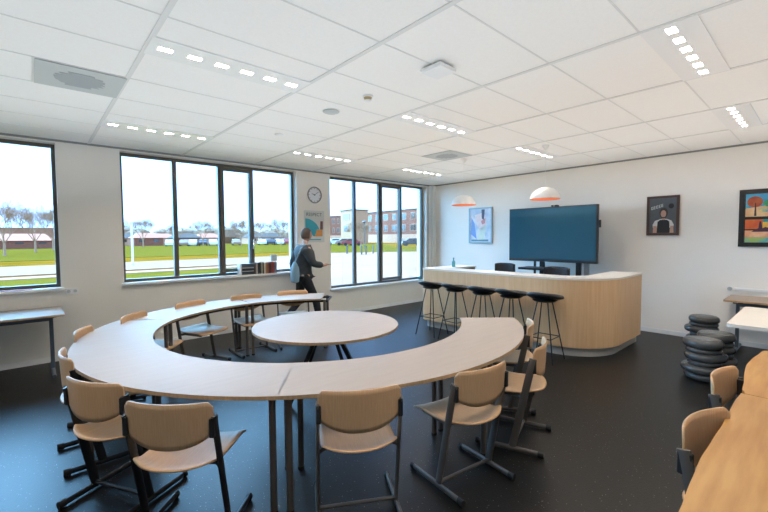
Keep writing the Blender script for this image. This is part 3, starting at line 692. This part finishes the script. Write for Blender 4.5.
# ------------------------------------------------------------------ walking person
def skin(name, nodes, edges, rootk, m_, parent, sub=2, merge=None):
    keys = list(nodes); me = bpy.data.meshes.new(name)
    me.from_pydata([nodes[k][0] for k in keys], [(keys.index(a), keys.index(b)) for a, b in edges], [])
    o = bpy.data.objects.new(name, me); col.objects.link(o)
    o.modifiers.new('skin', 'SKIN').use_smooth_shade = True
    for i, k in enumerate(keys):
        sv = me.skin_vertices[0].data[i]; r_ = nodes[k][1]; sv.radius = r_ if isinstance(r_, tuple) else (r_, r_); sv.use_root = (k == rootk)
    q = o.modifiers.new('sub', 'SUBSURF'); q.levels = sub; q.render_levels = sub
    dg = bpy.context.evaluated_depsgraph_get(); dg.update(); me2 = bpy.data.meshes.new_from_object(o.evaluated_get(dg))
    bpy.data.objects.remove(o)
    if merge:  # append extra builder geometry into the same mesh
        V = [tuple(v_.co) for v_ in me2.vertices]; F = [list(p.vertices) for p in me2.polygons]; mb = MB(); mb.add(V, F); mb.add(merge.v, merge.f); 
        return mb.build(name, m_, parent, smooth=True)
    me2.materials.clear(); me2.materials.append(m_); me2.shade_smooth(); me2.name = name
    o = bpy.data.objects.new(name, me2); col.objects.link(o); o.parent = parent; return o
P = thing('person', 'person in a dark jacket walking right past the window wall, one hand held out', 'person', (3.72, 6.42, 0))
# faces +x; the right side of the body is -y (towards the room)
B = {'pelvis': ((0, 0, .95), (.095, .125)), 'waist': ((.01, 0, 1.08), (.08, .11)), 'chest': ((.02, 0, 1.30), (.10, .15)), 'upper': ((.025, 0, 1.44), (.09, .13)),
     'neck': ((.04, 0, 1.53), .052), 'headb': ((.065, 0, 1.62), .06)}
E = [('pelvis', 'waist'), ('waist', 'chest'), ('chest', 'upper'), ('upper', 'neck'), ('neck', 'headb')]
def limb(pre, start, pts):
    prev = start
    for i, (p, r_) in enumerate(pts): B[pre+str(i)] = (p, r_); E.append((prev, pre+str(i))); prev = pre+str(i)
    return prev
hr = limb('ra', 'upper', [((.02, -.16, 1.44), .06), ((.06, -.235, 1.18), .045), ((.30, -.20, 1.14), .034), ((.37, -.19, 1.15), (.022, .032))])
hl = limb('la', 'upper', [((.02, .16, 1.44), .06), ((-.10, .22, 1.18), .045), ((-.04, .21, .94), .033), ((-.01, .21, .86), (.022, .032))])
for nm, hk, bx, dr in (('rf', hr, Vector((.37, -.19, 1.15)), Vector((1, 0, .05))), ('lf', hl, Vector((-.01, .21, .86)), Vector((.25, 0, -1)))):
    sd = Vector((0, 1, 0))
    dr = dr.normalized()
    for q, (off, ln) in enumerate([(-.03, .055), (-.01, .065), (.01, .07), (.03, .062)]):
        limb(nm+'f%d' % q, hk, [(tuple(bx+dr*.045+sd*off), .009), (tuple(bx+dr*(.045+ln*.55)+sd*off*1.15), .0085), (tuple(bx+dr*(.045+ln)+sd*off*1.2+Vector((0, 0, -.012))), .007)])
    limb(nm+'t', hk, [(tuple(bx+dr*.005+sd*.04), .010), (tuple(bx+dr*.045+sd*.062), .008)])
limb('rl', 'pelvis', [((0, -.095, .88), .085), ((.20, -.10, .50), .062), ((.27, -.10, .10), .042), ((.31, -.10, .045), .038), ((.43, -.105, .035), .03)])
limb('ll', 'pelvis', [((0, .095, .88), .085), ((-.03, .10, .49), .06), ((-.33, .10, .17), .042), ((-.34, .10, .09), .036), ((-.25, .10, .03), .028)])
head = MB()
def hd(u, v_):
    a = 2*PI*u; t = PI*v_; x = math.sin(t)*math.cos(a); y = math.sin(t)*math.sin(a); z = -math.cos(t)
    X = x*.098*(1-.12*(z < 0)*abs(z)); Y = y*.076*(1-.25*max(0, -z)**1.5); Z = z*.122
    if x > .85 and -.35 < z < .15: X += .018*max(0, 1-abs(y)/.28)*(1 if z < 0 else .4)   # nose
    if x > .8 and .1 < z < .3: X += .004
    if x > .7 and -.62 < z < -.45: X += .006*max(0, 1-abs(y)/.5)  # lips
    return (.085+X, Y, 1.705+Z)
head.grid(hd, 36, 26)
for s_ in (-1, 1): head.lathe([(.004, -.03), (.014, -.012), (.017, .012), (.008, .03)], 10, (.08, s_*.078, 1.70), sy=.5)
skin('body', B, E, 'pelvis', M['skin'], P, merge=head)
def hair(u, v_):
    a = 2*PI*u; t = PI*(.30+.70*v_); x, y, z = math.sin(t)*math.cos(a), math.sin(t)*math.sin(a), -math.cos(t)
    lim = 1 if x < .3 else .0
    if x > .25 and z < .45: z = .45; s_ = math.sqrt(1-z*z)/max(1e-3, math.hypot(x, y)); x *= s_; y *= s_
    return (.079+x*.108, y*.087, 1.712+z*.128)
MB().grid(hair, 32, 16).build('hair', M['hair'], P, smooth=True)
for s_ in (-1, 1):
    MB().lathe([(.001, -.008), (.008, -.004), (.0095, 0), (.008, .004), (.001, .008)], 10, (.172, s_*.03, 1.715)).build('eye', M['white'], P)
J = {k: v_ for k, v_ in B.items() if k in ('pelvis', 'waist', 'chest', 'upper', 'ra0', 'ra1', 'ra2', 'la0', 'la1', 'la2')}
J = {k: (p, tuple((c+(.052 if k in ('pelvis', 'waist', 'chest', 'ra0', 'la0', 'upper') else .028)) for c in (r_ if isinstance(r_, tuple) else (r_, r_)))) for k, (p, r_) in J.items()}
J['hem'] = ((0, 0, .82), (.155, .19)); J['collar'] = ((.035, 0, 1.50), (.075, .085))
JE = [e for e in E if e[0] in J and e[1] in J]+[('pelvis', 'hem'), ('upper', 'collar')]
skin('jacket', J, JE, 'waist', M['jacket'], P)
T = {k: (B[k][0], (B[k][1][0]+.012, B[k][1][1]+.012) if isinstance(B[k][1], tuple) else (B[k][1]+.014,)*2) for k in ('pelvis', 'rl0', 'rl1', 'rl2', 'll0', 'll1', 'll2')}
T['belt'] = ((0, 0, 1.04), (.12, .15)); T['pelvis'] = ((0, 0, .95), (.125, .16))
skin('trousers', T, [('pelvis', 'belt')]+[e for e in E if e[0] in T and e[1] in T], 'pelvis', M['trousers'], P)
for nm, pts in (('shoe', [(.25, -.10, .05), (.32, -.10, .05), (.46, -.105, .04)]), ('shoe', [(-.38, .10, .13), (-.33, .10, .08), (-.22, .10, .036)])):
    MB().tube(pts, [.045, .05, .035], 12, cap=True).build(nm, M['sole'], P, smooth=True)
o = MB().lathe([(.02, -.19), (.085, -.17), (.10, -.05), (.09, .08), (.04, .17), (.02, .19)], 18, (0, 0, 0), sx=.75, sy=1.0).build('shoulder_bag', M['bag'], loc=(3.47, 6.28, 1.04), smooth=True)
tag(o, 'light blue cloth bag carried behind the walking person', 'bag')
MB().tube([(0, 0, .17), (.14, .02, .42), (.27, .06, .50), (.31, .10, .46)], .012, 8).build('strap', M['bag'], o)

# ------------------------------------------------------------------ outside: ground
def gp(name, m_, poly, z, lb=None, cat=None):
    o = MB().prism(poly, z-.05, z).build(name, m_); return struct(o)
gp('ground', M['grass2'], [(-120, 7.6), (220, 7.6), (220, 260), (-120, 260)], -.06)
gp('ground_lawn', M['grass'], [(-80, 42), (40, 42), (60, 66), (80, 120), (-80, 120)], -.02)
gp('ground_verge', M['grass'], [(-80, 12), (6.5, 12), (9, 22.5), (-80, 22.5)], -.03)
gp('ground_road', M['asphalt'], [(-80, 25), (60, 25), (60, 33.5), (-80, 33.5)], -.01)
gp('ground_path', M['paving'], [(-80, 22.5), (15, 22.5), (15, 23.8), (-80, 23.8)], -.005)
gp('ground_plaza', M['paving'], [(6.8, 7.7), (60, 7.7), (60, 42), (25, 37), (15, 30), (9.5, 22.5)], .0)
gp('ground_strip', M['grass'], [(24, 36), (42, 26), (60, 40), (34, 50)], .02)
# bare trees
def branch(mb, p, d, L, r_, dep, g):
    q = p + d*L; mb.tube([p, q], [max(r_, .006), max(r_*.68, .006)], 5 if dep > 1 else 3, cap=False)
    if dep == 0: return
    for k in range(3 if dep > 3 else 3):
        nd = (d + Vector((g.uniform(-1, 1), g.uniform(-1, 1), g.uniform(-.35, .75)))*.7).normalized()
        branch(mb, q if k else p.lerp(q, .7), nd, L*g.uniform(.66, .86), r_*.62, dep-1, g)
def tree(x, y, h, seed, lb, dep=7, r_=None):
    h *= .8 if y < 75 else .95
    g = random.Random(seed); t_ = thing('bare_tree', lb, 'tree', (x, y, -.02), 0, 'bare trees beyond the field')
    MB().tube([(0, 0, 0), (0, 0, h*.22)], [h*.020, h*.014], 8).build('trunk', M['twig'], t_, smooth=True)
    mb = MB()
    for k in range(4):
        a = 2*PI*k/4+g.uniform(-.4, .4); branch(mb, Vector((0, 0, h*.20)), Vector((math.cos(a)*.6, math.sin(a)*.6, 1.0)).normalized(), h*.20, h*.009, dep-1, g)
    mb.build('branches', M['twig'], t_)
def at(px, dist, py=238.):
    d = cF + cR*((px-384)/394.4) - cU*((py-256)/394.4); d.z = 0; d = d.normalized(); return d.x*dist, d.y*dist
for px, ds, h, lb in [(4, 56, 8.0, 'big bare tree at the left edge of the left window'), (35, 68, 8.6, 'bare tree in the middle of the left window behind the red roof'), (53, 78, 7.5, 'bare tree beside the dark frame of the left window'),
                      (143, 90, 7.2, 'bare spreading tree in the first pane of the middle window'), (176, 110, 6.2, 'bare tree behind the first mullion of the middle window'), (203, 95, 6.6, 'bare tree in the second pane of the middle window'),
                      (241, 86, 6.6, 'bare tree in the narrow opening pane of the middle window'), (259, 104, 7.2, 'bare tree just right of the window handle'), (281, 92, 7.2, 'bare tree in the last pane above the books'),
                      (361, 60, 6.2, 'thin bare tree in front of the beige block in the right window')]:
    x, y = at(px, ds); tree(x, y, h, int(px*7), lb)
# scrub along the field edge
g = random.Random(5); mb = MB()
for i in range(46):
    px = 118+175*i/45+g.uniform(-2, 2); x, y = at(px, g.uniform(140, 150)); hh_ = g.uniform(3.0, 5.5)
    mb.lathe([(hh_*.5, 0), (hh_*.75, hh_*.4), (hh_*.55, hh_*.85), (hh_*.1, hh_*1.05)], 8, (x, y, -.1))
o = mb.build('scrub_hedge', M['bush'], smooth=True); tag(o, 'continuous grey-green bare scrub along the far side of the field', 'hedge', None, 'stuff')
# houses
def house(px, ds, w_, dp, hw, hr, wm, rm, lb, rz=0):
    x, y = at(px, ds); t_ = thing('house', lb, 'house', (x, y, -.05), rz, 'low houses beyond the field')
    MB().box(-w_/2, w_/2, 0, dp, 0, hw).build('wall', wm, t_)
    MB().add([(-w_/2-.3, -.3, hw), (w_/2+.3, -.3, hw), (w_/2+.3, dp+.3, hw), (-w_/2-.3, dp+.3, hw), (-w_/2+1.2, dp/2, hw+hr), (w_/2-1.2, dp/2, hw+hr)], [[0, 1, 5, 4], [1, 2, 5], [2, 3, 4, 5], [3, 0, 4], [3, 2, 1, 0]]).build('roof', rm, t_)
    nw = max(2, int(w_/2.5))
    for k in range(nw):
        cx = -w_/2+(k+.5)*w_/nw; MB().box(cx-.55, cx+.55, -.05, .05, .9, min(hw-.3, 2.2)).build('window', M['pane'], t_)
house(19, 96, 9.5, 7, 1.5, 1.3, M['brick'], M['roof'], 'low house with a wide red hipped roof in the left window')
o_ = house(11, 130, 16, 10, 4.6, .01, M['asphalt'], M['roof_dark'], 'grey flat-roofed block behind the red roof in the left window')
for px, ds, w_, wm, rm, lb in [(130, 118, 5, 'brick_white', 'roof_dark', 'small white house at the left of the middle window'), (149, 108, 6, 'brick', 'roof', 'small red-roofed house under the spreading tree'), (164, 122, 6, 'brick_white', 'roof', 'white house with a reddish roof before the first mullion'),
                               (188, 112, 6, 'brick', 'roof_dark', 'dark-roofed house in the second pane'), (211, 118, 6, 'brick_white', 'roof', 'white house behind the parked cars in the second pane'), (268, 120, 11, 'brick_white', 'roof_dark', 'long pale building in the last pane above the books')]:
    house(px, ds, w_, 6, 1.9, 1.2, M[wm], M[rm], lb)
# parked cars
def make_car():
    t_ = thing('parked_car', '', 'car', group='parked cars beyond the field')
    pr = [(-2.1, .3), (-2.1, .75), (-1.9, .95), (-1.3, 1.02), (-.8, 1.42), (.7, 1.45), (1.35, 1.0), (2.0, .85), (2.15, .55), (2.1, .3)]
    def side(pts, y0, y1):
        n_ = len(pts); return MB().add([(x, y0, z) for x, z in pts]+[(x, y1, z) for x, z in pts], [list(range(n_)), list(range(2*n_-1, n_-1, -1))]+[[i, n_+i, n_+(i+1) % n_, (i+1) % n_] for i in range(n_)])
    side(pr, -.85, .85).build('body', M['white_metal'], t_, bevel=.05)
    side([(-1.15, 1.03), (-.75, 1.36), (.62, 1.38), (1.15, 1.03)], -.87, .87).build('side_window', M['pane'], t_)
    for x in (-1.3, 1.3):
        for y in (-.78, .78): MB().tube([(x, y-.1, .32), (x, y+.1, .32)], .32, 14).build('wheel', M['rubber'], t_)
    return t_
car = make_car(); cols = [M['white_metal'], mat('silver_paint', (.35, .2, .12), .4), mat('blue_paint', (.06, .05, .05), .3), mat('red_paint', (.35, .05, .04), .3), M['black']]
CARS = [(170, 0, 'white parked car left of the first mullion'), (184, 1, 'silver parked car right of the first mullion'), (193, 0, 'white parked car under the bare trees, second pane'), (203, 2, 'dark blue parked car in the second pane'), (213, 0, 'white parked car at the right side of the second pane'),
        (236, 1, 'silver parked car in the narrow opening pane'), (262, 0, 'white parked car left end of the last pane row'), (270, 2, 'dark blue parked car in the last pane'), (279, 0, 'white parked car at the right of the last pane'), (287, 3, 'red parked car beside the frame of the last pane')]
proto_used = 0
for px, ci, lb in CARS:
    x, y = at(px, 100); o = place(car, proto_used, (x, y, -.05), PI/2-.3+g.uniform(-.05, .05), lb); proto_used = 1
    if ci:
        b_ = [c for c in o.children if c.name.startswith('body')][0]; b_.data = b_.data.copy(); b_.data.materials[0] = cols[ci]
for px, ci, ds, lb in [(336, 0, 90, 'white parked car at the left of the right window'), (345, 1, 84, 'silver parked car before the grey block'), (352, 3, 80, 'red parked car right of the silver one'), (412, 2, 76, 'dark blue parked car in the last pane of the right window')]:
    x, y = at(px, ds); o = place(car, 1, (x, y, -.02), R_(-35)+g.uniform(-.1, .1), lb)
    if ci: b_ = [c for c in o.children if c.name.startswith('body')][0]; b_.data = b_.data.copy(); b_.data.materials[0] = cols[ci]
# apartment blocks seen through the right window
def block(px0, d0, px1, d1, h, wm, lb, floors, cols_, base=True, name='apartment_building', dp=5):
    x0, y0 = at(px0, d0); x1, y1 = at(px1, d1); L = math.hypot(x1-x0, y1-y0); an = math.atan2(y1-y0, x1-x0)
    t_ = thing(name, lb, 'building', (x0, y0, -.05), an)
    MB().box(0, L, 0, dp, 0, h).build('wall', wm, t_)
    if base: MB().box(-.02, L+.02, -.1, 0, 0, h*.27).build('ground_floor', M['brick_white'], t_)
    MB().box(-.2, L+.2, -.2, dp+.2, h, h+.25).build('roof', M['roof_dark'], t_)
    fh = h*.70/floors
    for f_ in range(floors):
        for c in range(cols_):
            cx = L*(c+.5)/cols_; z0 = h*.29+fh*f_+fh*.2
            w2 = L/cols_*(.30 if (c+f_) % 2 else .22); wd_ = MB().box(cx-w2, cx+w2, -.06, 0, z0, z0+fh*.6).build('window', M['brick_white'], t_)
            MB().box(cx-w2+.12, cx-.06, -.09, -.061, z0+.12, z0+fh*.6-.12).box(cx+.06, cx+w2-.12, -.09, -.061, z0+.12, z0+fh*.6-.12).build('pane', M['pane'], wd_)
    return t_
block(366, 128, 440, 104, 9.4, M['brick'], 'long brick apartment building with a pale ground floor in the right window', 2, 8)
block(341, 112, 352, 106, 9.0, M['beige'], 'beige block with a plain side wall in the right window', 2, 1, False)
block(322, 142, 341, 138, 9.0, M['brick'], 'brick building behind the first pane of the right window', 2, 4)
block(353.5, 134, 366, 131, 7.4, M['beige'], 'lower beige building joined to the brick block', 2, 2)
# bicycle racks on the plaza
rk = thing('bicycle_rack', '', 'bicycle rack', group='bicycle racks on the plaza')
MB().tube([(-.35, 0, 0), (-.35, 0, .85), (.35, 0, .85), (.35, 0, 0)], .04, 8).build('hoop', M['steel'], rk)
MB().box(-.3, .3, -.02, .02, .2, .7).build('panel', M['steel'], rk)
for i, (px, ds, lb) in enumerate([(347, 40, 'bicycle rack left of the mullion in the right window'), (361.5, 38, 'bicycle rack in the second pane, left one of the pair'), (366, 38, 'bicycle rack in the second pane, right one of the pair'), (373, 40, 'bicycle rack beside the wide mullion of the right window')]):
    x, y = at(px, ds); place(rk, i, (x, y, 0), .8, lb)
# lamp post and pole
x, y = at(132, 30); t_ = thing('flag_pole', 'slim white pole at the left of the middle window', 'pole', (x, y, 0))
MB().tube([(0, 0, 0), (0, 0, 2.6)], .06, 8).build('shaft', M['white'], t_); MB().lathe([(.1, 0), (.1, .12)], 10).build('base', M['white'], t_)
x, y = at(364.5, 55); t_ = thing('street_lamp', 'dark street lamp on the plaza before the beige building', 'street lamp', (x, y, 0))
MB().tube([(0, 0, 0), (0, 0, 3.6)], .06, 8).build('pole', M['steel'], t_); MB().lathe([(.08, 3.6), (.3, 3.75), (.3, 3.82), (.05, 3.95)], 12).build('lamp_head', M['steel'], t_)
